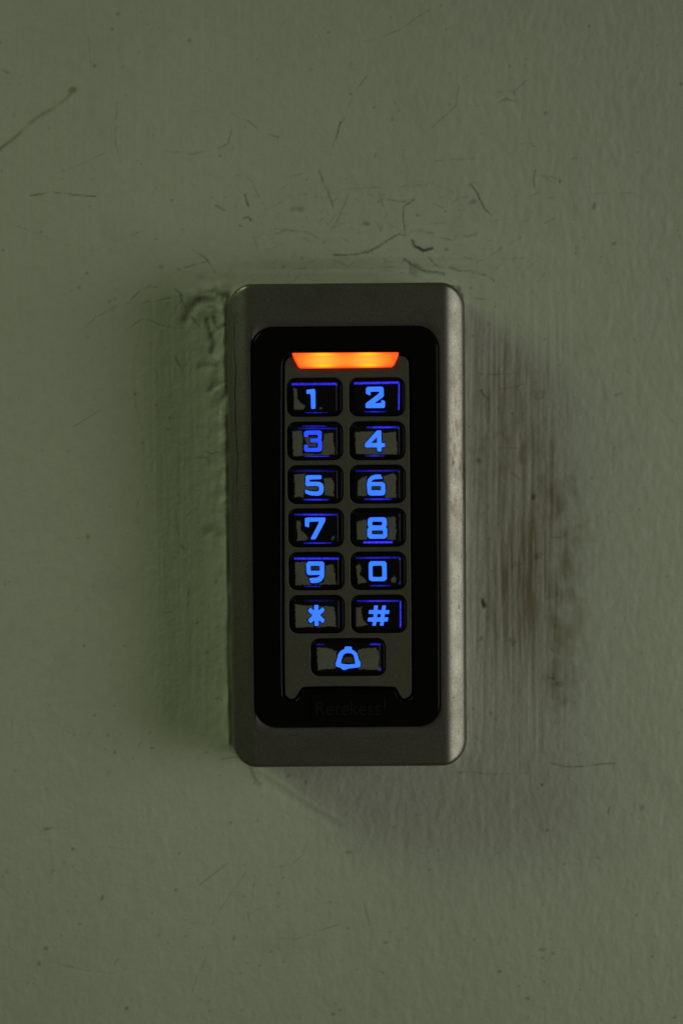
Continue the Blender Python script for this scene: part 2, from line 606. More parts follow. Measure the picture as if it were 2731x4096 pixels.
DOTS = [(RA, 35, 332, 14, 8), (RA, 410, 950, 11, 8), (RA, 400, 1255, 8, 8), (RA, 742, 1225, 9, 12), (RA, 705, 890, 7, 9),
        (RA, 1345, 748, 6, 6), (RA, 565, 308, 6, 6), (RA, 630, 737, 5, 5), (RA, 650, 752, 5, 5), (RA, 1375, 958, 26, 14),
        (RA, 1180, 272, 6, 6), (RA, 1103, 1037, 8, 6), (RA, 1258, 1232, 9, 9), (RA, 1300, 1225, 8, 7), (RA, 975, 905, 5, 8),
        (RB, 150, 492, 8, 5), (RB, 937, 517, 6, 9), (RB, 232, 550, 6, 9), (RB, 112, 1025, 12, 7), (RB, 350, 988, 9, 6),
        (RB, 477, 970, 6, 6), (RB, 28, 1105, 8, 8), (RB, 850, 272, 10, 8), (RB, 600, 930, 18, 12), (RB, 155, 715, 5, 13),
        (RB, 485, 1145, 12, 7), (RB, 1245, 1115, 12, 8), (RB, 1437, 1190, 6, 8), (RB, 1550, 1082, 6, 10), (RB, 1000, 832, 5, 9),
        (RB, 1160, 940, 8, 16), (RC, 103, 100, 12, 12), (RC, 40, 225, 14, 14), (RC, 1225, 1512, 10, 9), (RC, 540, 1180, 14, 18),
        (RC, 360, 1527, 9, 8), (RC, 868, 1290, 12, 12), (RC, 610, 1620, 12, 10), (RC, 575, 1040, 14, 12), (RC, 775, 38, 22, 12),
        (RC, 930, 62, 20, 9), (RD, 145, 675, 13, 10), (RD, 112, 780, 12, 8), (RD, 235, 1955, 16, 9), (RD, 258, 1845, 9, 16),
        (RD, 455, 2028, 10, 9), (RD, 75, 1145, 9, 12), (RD, 1110, 640, 9, 24), (RD, 1035, 1195, 12, 14), (RD, 1080, 1282, 9, 9),
        (RD, 310, 1615, 9, 8), (RD, 155, 1690, 12, 10), (RD, 605, 1945, 16, 9), (RD, 1040, 1973, 9, 8), (RD, 268, 2135, 8, 8),
        (RD, 590, 1825, 7, 6), (RD, 692, 370, 9, 20), (RD, 1160, 1830, 12, 14), (RE, 405, 398, 9, 6), (RE, 255, 1780, 14, 28),
        (RE, 1360, 1785, 14, 12), (RE, 205, 655, 18, 14), (RE, 975, 1280, 20, 16), (RE, 850, 1775, 9, 12),
        (RF, 470, 1095, 20, 26), (RF, 488, 1130, 14, 22), (RF, 320, 1672, 14, 18), (RF, 355, 1708, 10, 24), (RF, 240, 1085, 12, 26),
        (RF, 510, 1110, 8, 10), (RF, 290, 930, 8, 50), (RF, 970, 1590, 16, 14), (RF, 1282, 838, 12, 16), (RF, 300, 305, 9, 18),
        (RG, 1325, 118, 10, 10), (RG, 1405, 147, 7, 6), (RG, 825, 472, 9, 6), (RG, 998, 438, 6, 6), (RG, 535, 972, 6, 15),
        (RG, 210, 912, 6, 8), (RG, 853, 857, 9, 8), (RG, 1075, 862, 7, 12), (RG, 243, 553, 8, 7), (RG, 337, 537, 7, 7),
        (RG, 368, 566, 6, 6), (RG, 582, 1190, 7, 6), (RG, 1530, 1215, 9, 9), (RG, 960, 1157, 9, 7), (RG, 612, 38, 8, 8),
        (RG, 1062, 330, 7, 8), (RG, 1355, 850, 5, 14), (RG, 1190, 990, 7, 6), (RG, 335, 455, 6, 6), (RG, 1468, 250, 7, 8),
        (RG, 470, 675, 5, 12), (RG, 1280, 660, 7, 8), (RG, 1515, 700, 14, 9), (RG, 700, 745, 6, 6), (RG, 730, 852, 5, 8),
        (RH, 205, 883, 9, 7), (RH, 400, 550, 7, 7), (RH, 940, 970, 6, 9), (RH, 1425, 948, 7, 7), (RH, 850, 1140, 12, 7),
        (RH, 895, 1135, 10, 6), (RH, 725, 1017, 8, 6), (RH, 193, 1022, 6, 9), (RH, 947, 370, 9, 7), (RH, 1328, 295, 9, 6),
        (RH, 1525, 1228, 14, 7), (RH, 1190, 1235, 5, 14), (RH, 920, 162, 5, 8), (RH, 302, 818, 9, 7), (RH, 610, 870, 6, 10),
        (RH, 1040, 630, 6, 10), (RH, 1352, 757, 6, 6), (RH, 810, 815, 7, 5), (RH, 1437, 855, 6, 6), (RH, 1380, 262, 14, 20),
        (RH, 445, 460, 5, 9), (RH, 25, 468, 16, 7), (RH, 225, 835, 6, 6), (RH, 920, 915, 12, 7), (RH, 90, 883, 8, 6)]
for reg, x, y, a, b in DOTS:
    (u, v), = q(reg, [(x, y)])
    blob(dark, u, v, max(a * reg[2], 4.5), max(b * reg[2], 4.5), 0.28 + 0.22 * random.random(), random.uniform(-.5, .5))
for k in range(460):            # fly specks and pinholes too small to trace
    u, v = random.uniform(-100, 2830), random.uniform(-100, 4200)
    blob(dark, u, v, random.uniform(3.5, 6), random.uniform(3.5, 6), random.uniform(0.12, 0.40))
for k in range(130):
    u, v = random.uniform(1000, 2200), random.uniform(700, 1130)
    a = random.uniform(-0.9, 0.6)
    L = random.uniform(15, 70)
    draw(dark, [(u, v), (u + L * math.cos(a), v + L * math.sin(a))], 0.11, random.uniform(.12, .36), breaks=.35, jitter=.15)

blob(dark, *q(RF, [(265, 825)])[0], 13, 26, 1.0, 0.45, 0.3, (0.5, 1.3))
blob(dark, *q(RB, [(335, 1235)])[0], 22, 30, 0.32, 0, 0.3)
draw(dark, q(RB, [(290, 1190), (330, 1215), (380, 1240), (470, 1258)]), 0.22, 0.6, breaks=.2, jitter=.3)

# brown finger grime on the right
for x, y, a, b, st, reg in [
        (755, 2115, 44, 44, .75, RE), (680, 1310, 40, 55, .35, RE), (975, 1910, 30, 20, .55, RE), (810, 1165, 34, 24, .35, RE),
        (800, 2250, 30, 22, .3, RE), (1000, 2050, 60, 170, .28, RE), (930, 1560, 40, 80, .25, RE), (1040, 1830, 60, 60, .25, RE),
        (690, 440, 46, 26, .72, RF), (680, 380, 22, 40, .4, RF), (520, 500, 56, 12, .6, RF), (575, 710, 52, 22, .35, RF),
        (870, 1000, 62, 105, .5, RF), (800, 900, 34, 120, .38, RF), (960, 1150, 52, 24, .6, RF), (962, 1200, 12, 32, .6, RF),
        (855, 1440, 34, 30, .8, RF), (800, 1400, 34, 16, .6, RF), (895, 275, 18, 14, .6, RF), (840, 620, 70, 60, .32, RF),
        (700, 110, 30, 22, .4, RF), (660, 200, 80, 60, .25, RF), (640, 820, 60, 40, .18, RF), (830, 1600, 70, 120, .22, RF),
        (105, 1930, 30, 32, .4, RF), (310, 300, 20, 40, .3, RF)]:
    (u, v), = q(reg, [(x, y)])
    blob(brown, u, v, a * reg[2] * 1.2, b * reg[2] * 1.2, min(st * 1.1, .9), random.uniform(-.2, .2), 0.32, (0.35, 1.2) if a * b < 2600 else (0.1, 1.4))
draw(brown, q(RE, [(745, 1195), (780, 1225), (830, 1205), (845, 1165)]), 0.28, 0.6)

# creases of cracked filler, relief plus painted ridge shade, at the upper left corner of the keypad
crease = np.zeros(SH)
for w, st, pts in [(0.75, .75, [(985, 525), (1040, 400), (1090, 350), (1200, 335), (1245, 345)]),
                   (0.6, .8, [(1235, 265), (1260, 245), (1290, 285), (1370, 300)]),
                   (0.45, .8, [(1190, 510), (1215, 620), (1250, 740), (1225, 800)]),
                   (0.45, .8, [(1250, 500), (1290, 600), (1340, 570)]),
                   (0.5, .6, [(1140, 270), (1210, 262)]),
                   (0.6, .55, [(1130, 935), (1200, 915), (1270, 920)]),
                   (0.5, .7, [(1210, 1150), (1260, 1110), (1345, 1070)]),
                   (0.4, .6, [(1200, 400), (1250, 410), (1280, 450)])]:
    draw(crease, q(RC, pts), w, st, jitter=.3)
draw(crease, q(RD, [(1040, 250), (1090, 230), (1140, 260)]), 0.9, .5, jitter=.3)
draw(crease, q(RD, [(1100, 90), (1160, 85)]), 0.8, .4, jitter=.3)

# ---- relief, mm towards the room
ox, oz = wall_mm(CU, CV)       # where the keypad's centre hides the wall
xk, zk = GX - ox, GZ - oz
lx, lz = xk * cr + zk * sr, -xk * sr + zk * cr
HX, HZ = 30.3, 61.6            # keypad as it hides the wall
qx, qz = np.abs(lx) - (HX - 6.2), np.abs(lz) - (HZ - 6.2)
sd = np.hypot(np.maximum(qx, 0), np.maximum(qz, 0)) + np.minimum(np.maximum(qx, qz), 0) - 6.2
sdp = np.maximum(sd, -1.2)

h = 0.16 * gnoise(SH, 70, 90) + 0.05 * gnoise(SH, 22, 30)
wobble = gnoise(SH, 18, 60)
left_band = sstep(lx + 1.2 * wobble, -54, -49) * (1 - sstep(lx, -31, -30)) * sstep(lz, -60, -50) * (1 - sstep(lz, 54, 62))
right_band = (1 - sstep(lx + 1.2 * wobble, 52, 60)) * sstep(lx, 30, 31.5) * sstep(lz + .6 * wobble, -60.5, -58) * (1 - sstep(lz, 46, 66))
top_band = sstep(lz + 1.5 * wobble, 61, 63) * (1 - sstep(lz + 3 * wobble, 74, 84)) * sstep(lx, -34, -22) * (1 - sstep(lx, 26, 40))
strokes_v = 0.75 * gnoise(SH, 0.85, 24) + 0.5 * gnoise(SH, 1.5, 60) + 0.45 * gnoise(SH, 0.8, 9)
strokes_h = 0.6 * gnoise(SH, 70, 1.3) + 0.6 * gnoise(SH, 110, 3)
stipple = 0.8 * gnoise(SH, 1.7, 4.0) + 0.5 * gnoise(SH, 3.5, 7.0)
up_left = sstep(-GX, -20, 40) * sstep(GZ, 10, 50)
plain = 1 - np.clip(left_band + right_band + top_band, 0, 1)
h += 0.020 * strokes_v * left_band + 0.036 * strokes_v * right_band + 0.032 * strokes_h * top_band
h += plain * (0.020 + 0.012 * sstep(GX, -20, 40)) * stipple * (1 - 0.6 * up_left)
h += (0.004 + 0.012 * up_left) * strokes_v * plain + 0.008 * gnoise(SH, 1, 1)
# filler piled against the left flank, its ramp shaped to catch the left lamp, thin caulk on the other three
lw = (1 - sstep(lx, -31.5, -28.5)) * sstep(lz, -62, -54) * (1 - sstep(lz, 58, 64))
upper = 0.35 + 0.65 * sstep(lz, -20, 20)
h += lw * (2.2 * np.exp(-sdp / 5.5) + (0.55 + 0.25 * gnoise(SH, 3, 8)) * np.exp(-((sd - 0.15) / 0.55) ** 2))
h += lw * upper * 0.30 * (gnoise(SH, 4, 4) + 0.5 * gnoise(SH, 2, 2)) * np.exp(-sdp / 3.2)
h += (1 - lw) * (0.35 + 0.08 * gnoise(SH, 3, 6)) * np.exp(-sdp / 1.0)
h += 0.25 * np.exp(-((np.abs(lz - 60) / 5) ** 2) - ((lx + 34) / 6) ** 2) * gnoise(SH, 4, 3)
h -= 0.45 * crease
h -= 0.05 * np.clip(dark, 0, 1)
# raised seam running down to the right below the keypad
ridge = np.zeros(SH)
draw(ridge, q(RG, [(1180, 85), (1270, 140), (1400, 230), (1470, 272), (1530, 305), (1575, 330)]), 0.55, 0.8)
h += 0.20 * ridge
seam = q(RG, [(1180, 85), (1560, 325)])
(sx0, sz0), (sx1, sz1) = wall_mm(*seam[0]), wall_mm(*seam[1])
nx, nz = -(sz1 - sz0), (sx1 - sx0)
L = math.hypot(nx, nz)
dn = ((GX - sx0) * nx + (GZ - sz0) * nz) / L
al = ((GX - sx0) * (sx1 - sx0) + (GZ - sz0) * (sz1 - sz0)) / L
h -= 0.16 * np.exp(-((dn + 1.6) / 1.6) ** 2) * sstep(al, 0, 6) * (1 - sstep(al, 22, 34))
# paint broken away at the upper right corner, bare dark plaster in it
chip = np.zeros(SH)
for x, y, a, b in ((58, 262, 44, 34), (85, 300, 26, 44), (20, 225, 34, 18)):
    (u, v), = q(RE, [(x, y)])
    blob(chip, u, v, a * RE[2], b * RE[2], 1.0, -.6, .3)
h -= 0.5 * chip
brown = np.maximum(brown, 0.9 * chip)
dark = np.maximum(dark, 0.35 * chip)
# grime held in the brush grooves on the right
for u, v, a, b, st in ((2055, 1560, 110, 170, .36), (2110, 1760, 120, 190, .42), (2200, 1990, 115, 200, .56), (2240, 2240, 110, 210, .52),
                       (2262, 2480, 95, 180, .60), (2245, 2720, 80, 120, .48), (2000, 1900, 120, 280, .38), (2030, 2350, 140, 280, .34),
                       (2130, 2130, 110, 160, .34), (2090, 2680, 150, 180, .18), (1960, 1640, 80, 120, .22)):
    blob(brown, u, v, a, b, st, random.uniform(-.15, .15), 0.10)
brown = brown * (0.85 + 0.26 * np.clip(gnoise(SH, 3.5, 6), -2, 2)) * (1 - 0.22 * right_band * np.clip(strokes_v, -1, 1.6))
wide = np.exp(-((lx - 41.5) / 13.0) ** 4 - ((lz - 1) / 42.0) ** 4) * (0.55 + 0.45 * sstep(gnoise(SH, 14, 34), -1, 1))
brown = np.maximum(brown, 0.22 * wide * sstep(lx, 31, 40))
grime = right_band * sstep(lx, 31, 38) * np.exp(-((lx - 43) / 12.0) ** 4 - ((lz + 1) / 38.0) ** 4)
groove = sstep(-strokes_v, -0.3, 1.6)
patch = sstep(gnoise(SH, 18, 30), -0.6, 1.4)
brown = np.maximum(brown, grime * (0.24 + 0.42 * groove) * (0.65 + 0.6 * patch))
dark = np.maximum(dark, right_band * np.exp(-((lx - 36) / 4) ** 2) * groove * patch * 0.22)
brown = np.maximum(brown, 0.30 * crease)  # shadow of the paint ridges, painted brown along the creases
dark = np.maximum(dark, 0.32 * sstep(crease, .3, .8))  # same ridge shadow, painted dark in the crease middles
brown = np.maximum(brown, 0.16 * top_band * sstep(-strokes_h, 0.2, 1.6) * np.exp(-((lz - 64) / 7) ** 2))

# assemble: dense where the camera looks, a few wide cells beyond
ex = np.array([200., 400., 700.])
fx = np.concatenate([-ex[::-1], gx, ex])
fz = np.concatenate([-ex[::-1], gz, ex])
pad = 3
hh = np.pad(h, pad, mode='constant')
FX, FZ = np.meshgrid(fx, fz)
nzv, nxv = FX.shape
co = np.stack([FX, -hh, FZ], -1).reshape(-1, 3) * MM
idx = np.arange(nzv * nxv).reshape(nzv, nxv)
quads = np.stack([idx[:-1, :-1], idx[:-1, 1:], idx[1:, 1:], idx[1:, :-1]], -1).reshape(-1, 4)
me = bpy.data.meshes.new('wall')
me.vertices.add(len(co))
me.vertices.foreach_set('co', co.astype(np.float32).ravel())
me.loops.add(quads.size)
me.loops.foreach_set('vertex_index', quads.astype(np.int32).ravel())
me.polygons.add(len(quads))
me.polygons.foreach_set('loop_start', np.arange(0, quads.size, 4, dtype=np.int32))
me.polygons.foreach_set('use_smooth', np.ones(len(quads), dtype=bool))
me.update(calc_edges=True)
ca = me.color_attributes.new('marks', 'FLOAT_COLOR', 'POINT')
marks = np.stack([np.pad(np.clip(m, 0, 1), pad) for m in (dark, brown, red, olive)], -1).astype(np.float32)
ca.data.foreach_set('color', marks.ravel())
wall = link('wall', me, mat_wall(), None)
wall.location = (0, 0, ZC)
wall['kind'] = 'structure'
wall['label'] = 'old pale green painted wall with scratches, brush strokes and brown grime'
wall['category'] = 'wall'

# ------------------------------------------------------------------ the keypad
kp = bpy.data.objects.new('access_keypad', None)
C.objects.link(kp)
kp.empty_display_size = 0.02
kp.location = (KX * MM, 0, ZC + KZ * MM)
kp.rotation_euler = (0, -ROLL, 0)
kp['label'] = 'silver and black door keypad with glowing blue keys fixed to the wall'
kp['category'] = 'keypad'

M_HOUSE = mat_housing()
M_PLATE = mat_silver_plate()
M_BEZEL = mat_black('gloss_black_bezel', 0.16)
M_RUBBER = mat_black('black_key_surround', 0.30, (0.004, 0.0035, 0.0035))
M_LETTER = mat_black('faint_lettering', 0.5, (0.009, 0.0075, 0.0075))
M_CAP = mat_cap()

# housing: flat front, long edges rolled back, ends cut square with a small round
HW, HH, RC_ = 29.15, 59.45, 6.4
HOX, HOZ = 0.42, -0.45       # housing's middle against the key field's
FLAT, ROLLW = 23.5, 5.65
# long edges: a broad slightly domed chamfer that turns over into the side
PROF_T = np.linspace(0, 1, 81)
ang = np.radians(17 * sstep(PROF_T, -0.08, 0.42) + 22 * PROF_T + 46 * np.clip((PROF_T - 0.84) / 0.16, 0, 1) ** 2)
PROF_Y = np.concatenate([[0], np.cumsum(np.tan((ang[1:] + ang[:-1]) / 2)) * ROLLW / 80])
pan_l, pan_t = loc(1010, 1700)[0], loc(1380, 1309)[1]
pan_r, pan_b = loc(1752, 1700)[0], loc(1380, 2905)[1]
PCX, PCZ = (pan_l + pan_r) / 2, (pan_t + pan_b) / 2
PHW, PHH = (pan_r - pan_l) / 2, (pan_t - pan_b) / 2
NQ = 20


def ring_outline(hw, hh_, r):
    pts = []
    for sx, sz, a0 in ((1, 1, 0), (-1, 1, 90), (-1, -1, 180), (1, -1, 270)):
        for i in range(NQ + 1):
            a = math.radians(a0 + 90 * i / NQ)
            pts.append((sx * (hw - r) + r * math.cos(a), sz * (hh_ - r) + r * math.sin(a)))
        # points along the following straight edge
        nxt = {(1, 1): (-1, 1), (-1, 1): (-1, -1), (-1, -1): (1, -1), (1, -1): (1, 1)}[(sx, sz)]
        e0 = pts[-1]
        a = math.radians(a0 + 90)
        e1 = (nxt[0] * (hw - r) + r * math.cos(a), nxt[1] * (hh_ - r) + r * math.sin(a))
        for i in range(1, 12):
            f = i / 12
            pts.append((e0[0] + (e1[0] - e0[0]) * f, e0[1] + (e1[1] - e0[1]) * f))
    return pts


def depth_at(x, d):
    ax = abs(x)
    t = min(max((ax - FLAT) / ROLLW, 0), 1)
    y = DEPTH - float(np.interp(t, PROF_T, PROF_Y))
    b = 1.0
    if d < b:
        y -= 0.9 * (1 - math.sqrt(max(0, 1 - (1 - d / b) ** 2)))
    return y


verts, faces = [], []
rings = []


def add_ring(pts, dep, ox_=None, oz_=None):
    ox_ = HOX if ox_ is None else ox_
    oz_ = HOZ if oz_ is None else oz_
    s = len(verts)
    for p, y in zip(pts, dep):
        verts.append(((p[0] + ox_) * MM, -y * MM, (p[1] + oz_) * MM))
    rings.append(s)


o0 = ring_outline(HW, HH, RC_)
NP = len(o0)
add_ring(o0, [0.0] * NP)
add_ring(o0, [depth_at(p[0], 0) * 0.5 for p in o0])
for d in (0, .06, .15, .3, .5, .75, 1.0, 1.4, 1.9, 2.5, 3.1, 3.7, 4.2, 4.6, 4.9, 5.1, 5.3, 5.5, 5.7, 5.95):
    pts = ring_outline(HW - d, HH - d, max(RC_ - d, 1.0))
    add_ring(pts, [depth_at(p[0], d) for p in pts])
hole = [(PCX + p[0], PCZ + p[1]) for p in ring_outline(PHW + .12, PHH + .12, 5.4)]
mid = [((a[0] + b[0]) / 2, (a[1] + b[1]) / 2) for a, b in zip(pts, hole)]
add_ring(mid, [DEPTH] * NP)
hr = [(PCX + p[0], PCZ + p[1]) for p in ring_outline(PHW + .30, PHH + .30, 5.58)]
add_ring(hr, [DEPTH] * NP, 0, 0)
add_ring(hole, [DEPTH - .15] * NP, 0, 0)
add_ring(hole, [DEPTH - 2.5] * NP, 0, 0)
for a, b in zip(rings[:-1], rings[1:]):
    for i in range(NP):
        j = (i + 1) % NP
        faces.append((a + i, a + j, b + j, b + i))
me = bpy.data.meshes.new('housing')
me.from_pydata(verts, [], faces)
me.update()
for p in me.polygons:
    p.use_smooth = True
link('housing', me, M_HOUSE, kp)

# inner silver plate outline
plate_px = [(1137, 1470), (1140, 1447), (1152, 1431), (1172, 1424), (1600, 1421), (1620, 1427), (1632, 1441), (1636, 1465)]
plate = [loc(u, v) for u, v in plate_px]
plate += zpts([(1532, 700), (1526, 770), (1495, 812), (1440, 830), (1402, 805), (1362, 722), (1330, 688),
               (320, 690), (290, 716), (250, 790), (220, 824), (175, 836), (130, 808), (100, 760)], R5)
plate = chaikin(plate, 2, 0.2)


def grow(p, d):
    n = len(p)
    out = []
    area2 = sum(p[i][0] * p[(i + 1) % n][1] - p[(i + 1) % n][0] * p[i][1] for i in range(n))
    sg = 1 if area2 > 0 else -1
    for i in range(n):
        a, b = p[i - 1], p[(i + 1) % n]
        tx, tz = b[0] - a[0], b[1] - a[1]
        l = math.hypot(tx, tz) or 1
        out.append((p[i][0] + sg * tz / l * d, p[i][1] - sg * tx / l * d))
    return out


bez = slab('bezel', [[(PCX + p[0], PCZ + p[1]) for p in rrect(0, 0, PHW, PHH, 5.3, 12)], grow(plate, 0.42)],
           19.5, 22.75, 0.55, M_BEZEL, kp, 4)
# tray floor that shows as the dark gap round the plate
slab('bezel_floor', [grow(plate, 1.2)], 19.6, 20.4, 0.1, M_RUBBER, bez)
# raised badge with the maker's lettering
bp = zpts([(405, 745), (1232, 745), (1232, 1080), (405, 1080)], R5)
slab('badge', [chaikin(bp, 1, .03)], 22.6, 23.0, 0.12, M_BEZEL, bez)
fc = bpy.data.curves.new('lettering', 'FONT')
fc.body = 'Retekess'
fc.size = 4.7
fc.extrude = 0.06
fc.offset = 0.03
fc.align_x = 'CENTER'
fc.align_y = 'CENTER'
lm = curve_mesh(fc, 23.03)
lcx, lcz = zpts([(818, 925)], R5)[0]
xs = [v.co.x for v in lm.vertices]
zs = [v.co.z for v in lm.vertices]
sx = 15.9 * MM / (max(xs) - min(xs))
sz = 3.5 * MM / (max(zs) - min(zs))
mx, mz = (max(xs) + min(xs)) / 2, (max(zs) + min(zs)) / 2
for v in lm.vertices:
    v.co.x = (v.co.x - mx) * sx + lcx * MM
    v.co.z = (v.co.z - mz) * sz + lcz * MM
link('lettering', lm, M_LETTER, bez)

# ---- keys: outer surround box, glyph, remaining silver paint, light leaks
G = {}
G['1'] = (R3, [[(350, 222), (452, 208), (456, 434), (403, 437), (398, 268), (353, 268)]])
G['2'] = (R3, [[(1015, 205), (1035, 187), (1195, 185), (1214, 203), (1217, 290), (1206, 305), (1113, 370), (1186, 368), (1186, 330),
                (1231, 349), (1230, 412), (1216, 426), (1011, 427), (1011, 374), (1160, 262), (1164, 243), (1068, 244), (1068, 287), (1016, 268)]])
G['3'] = (R3, [[(325, 752), (322, 700), (345, 677), (505, 674), (524, 692), (524, 770), (514, 783), (527, 797), (527, 895), (505, 915),
                (345, 917), (325, 897), (325, 835), (370, 833), (370, 870), (478, 868), (480, 813), (395, 811), (393, 765), (478, 764),
                (478, 725), (372, 727), (372, 752)]])
G['4'] = (R3, [[(1137, 676), (1188, 674), (1191, 817), (1229, 817), (1229, 862), (1191, 865), (1192, 912), (1141, 911), (1140, 866),
                (1005, 867), (1003, 825)], [(1140, 752), (1140, 815), (1072, 817)]])
G['5'] = (R3, [[(343, 1175), (520, 1174), (522, 1222), (388, 1225), (388, 1248), (500, 1250), (535, 1272), (545, 1310), (543, 1365),
                (520, 1397), (480, 1407), (400, 1403), (340, 1380), (335, 1335), (385, 1352), (470, 1358), (492, 1345), (492, 1310),
                (475, 1297), (340, 1300)]])
G['6'] = (R3, [[(1180, 1168), (1205, 1218), (1110, 1222), (1082, 1240), (1078, 1252), (1205, 1250), (1232, 1275), (1232, 1380),
                (1210, 1403), (1060, 1405), (1032, 1380), (1026, 1280), (1035, 1225), (1070, 1185), (1120, 1168)],
               [(1078, 1298), (1183, 1298), (1183, 1345), (1078, 1345)]])
G['7'] = (R4, [[(333, 193), (566, 192), (563, 232), (455, 438), (393, 438), (497, 238), (385, 241), (382, 304), (336, 294)]])
G['8'] = (R4, [[(1060, 190), (1225, 189), (1248, 210), (1250, 275), (1240, 300), (1254, 320), (1256, 400), (1230, 430), (1055, 431),
                (1030, 405), (1030, 325), (1047, 302), (1035, 285), (1035, 215)],
               [(1088, 240), (1196, 240), (1196, 280), (1088, 280)], [(1083, 338), (1205, 338), (1205, 380), (1083, 380)]])
G['9'] = (R4, [[(370, 683), (530, 683), (552, 700), (553, 800), (550, 860), (520, 905), (470, 925), (403, 927), (380, 870), (470, 863),
                (500, 845), (500, 835), (375, 838), (353, 815), (348, 710)], [(400, 733), (500, 733), (500, 787), (400, 787)]])
G['0'] = (R4, [[(1068, 680), (1225, 680), (1247, 700), (1250, 880), (1225, 905), (1073, 905), (1047, 882), (1045, 705)],
               [(1090, 732), (1196, 730), (1197, 857), (1092, 857)]])
G['*'] = (R4, [[(438, 1170), (488, 1170), (487, 1232), (535, 1194), (558, 1232), (505, 1284), (560, 1338), (535, 1376), (490, 1340),
                (490, 1404), (441, 1404), (441, 1342), (395, 1378), (369, 1338), (420, 1285), (367, 1236), (394, 1196), (438, 1232)]])
G['#'] = (R4, [[(1107, 1175), (1152, 1175), (1146, 1225), (1190, 1226), (1197, 1175), (1240, 1175), (1234, 1227), (1279, 1227),
                (1274, 1273), (1228, 1272), (1224, 1308), (1267, 1308), (1258, 1357), (1218, 1357), (1212, 1402), (1170, 1402),
                (1176, 1358), (1134, 1358), (1126, 1403), (1084, 1403), (1092, 1357), (1033, 1355), (1040, 1310), (1097, 1309),
                (1102, 1272), (1044, 1270), (1050, 1226), (1100, 1226)], [(1146, 1272), (1182, 1272), (1178, 1308), (1140, 1308)]])
G['bell'] = (R5, [[(778, 240), (790, 234), (852, 235), (860, 245), (860, 268), (895, 285), (920, 315), (937, 380), (955, 412), (957, 440),
                   (950, 465), (880, 475), (815, 482), (800, 493), (775, 498), (750, 492), (735, 472), (690, 462), (678, 450), (680, 415),
                   (692, 385), (705, 320), (735, 280), (775, 262)],
                  [(823, 308), (855, 312), (878, 330), (888, 370), (895, 428), (820, 435), (738, 425), (745, 380), (765, 330), (790, 312)]])
P = {   # silver paint still on the caps
    '1': [[(205, 195), (250, 210), (252, 320), (290, 365), (335, 395), (325, 445), (215, 445)], [(495, 418), (525, 415), (525, 442), (495, 442)]],
    '2': [],
    '3': [[(190, 682), (310, 678), (315, 935), (520, 935), (545, 712), (650, 698), (672, 952), (330, 958), (203, 972)], [(330, 760), (470, 735), (470, 860), (375, 860)]],
    '4': [[(888, 690), (1110, 682), (1205, 700), (1345, 690), (1365, 800), (1360, 945), (1130, 950), (905, 938)]],
    '5': [[(213, 1168), (338, 1160), (345, 1300), (480, 1305), (480, 1350), (330, 1340), (325, 1425), (220, 1420)], [(545, 1208), (635, 1195), (662, 1260), (658, 1415), (548, 1405)]],
    '6': [[(922, 1232), (985, 1202), (1025, 1195), (1035, 1415), (922, 1410)], [(1200, 1185), (1320, 1150), (1352, 1180), (1352, 1432), (1215, 1432)], [(1085, 1300), (1180, 1300), (1180, 1345), (1085, 1345)]],
    '7': [[(240, 228), (288, 230), (288, 330), (378, 418), (350, 452), (248, 450)], [(640, 405), (662, 400), (655, 440), (630, 440)]],
    '8': [[(912, 238), (1028, 210), (1030, 442), (915, 442)], [(1250, 190), (1350, 182), (1352, 442), (1255, 442)], [(1090, 345), (1195, 345), (1195, 378), (1090, 378)]],
    '9': [[(220, 690), (345, 690), (345, 830), (385, 870), (395, 940), (545, 915), (560, 730), (655, 715), (685, 942), (230, 952)], [(410, 740), (495, 740), (495, 782), (410, 782)]],
    '0': [[(900, 730), (950, 705), (972, 780), (950, 830), (1000, 868), (1035, 920), (930, 935)], [(1295, 895), (1330, 838), (1358, 870), (1352, 925), (1300, 918)]],
    '*': [[(220, 1162), (430, 1180), (640, 1185), (672, 1200), (687, 1412), (230, 1427)]],
    '#': [[(897, 1195), (975, 1188), (968, 1250), (985, 1330), (1045, 1395), (900, 1418)]],
    'bell': [[(468, 250), (570, 243), (690, 285), (695, 400), (680, 480), (475, 502)], [(920, 265), (1130, 240), (1162, 280), (1162, 497), (930, 490)], [(760, 350), (870, 350), (885, 420), (750, 420)]],
}
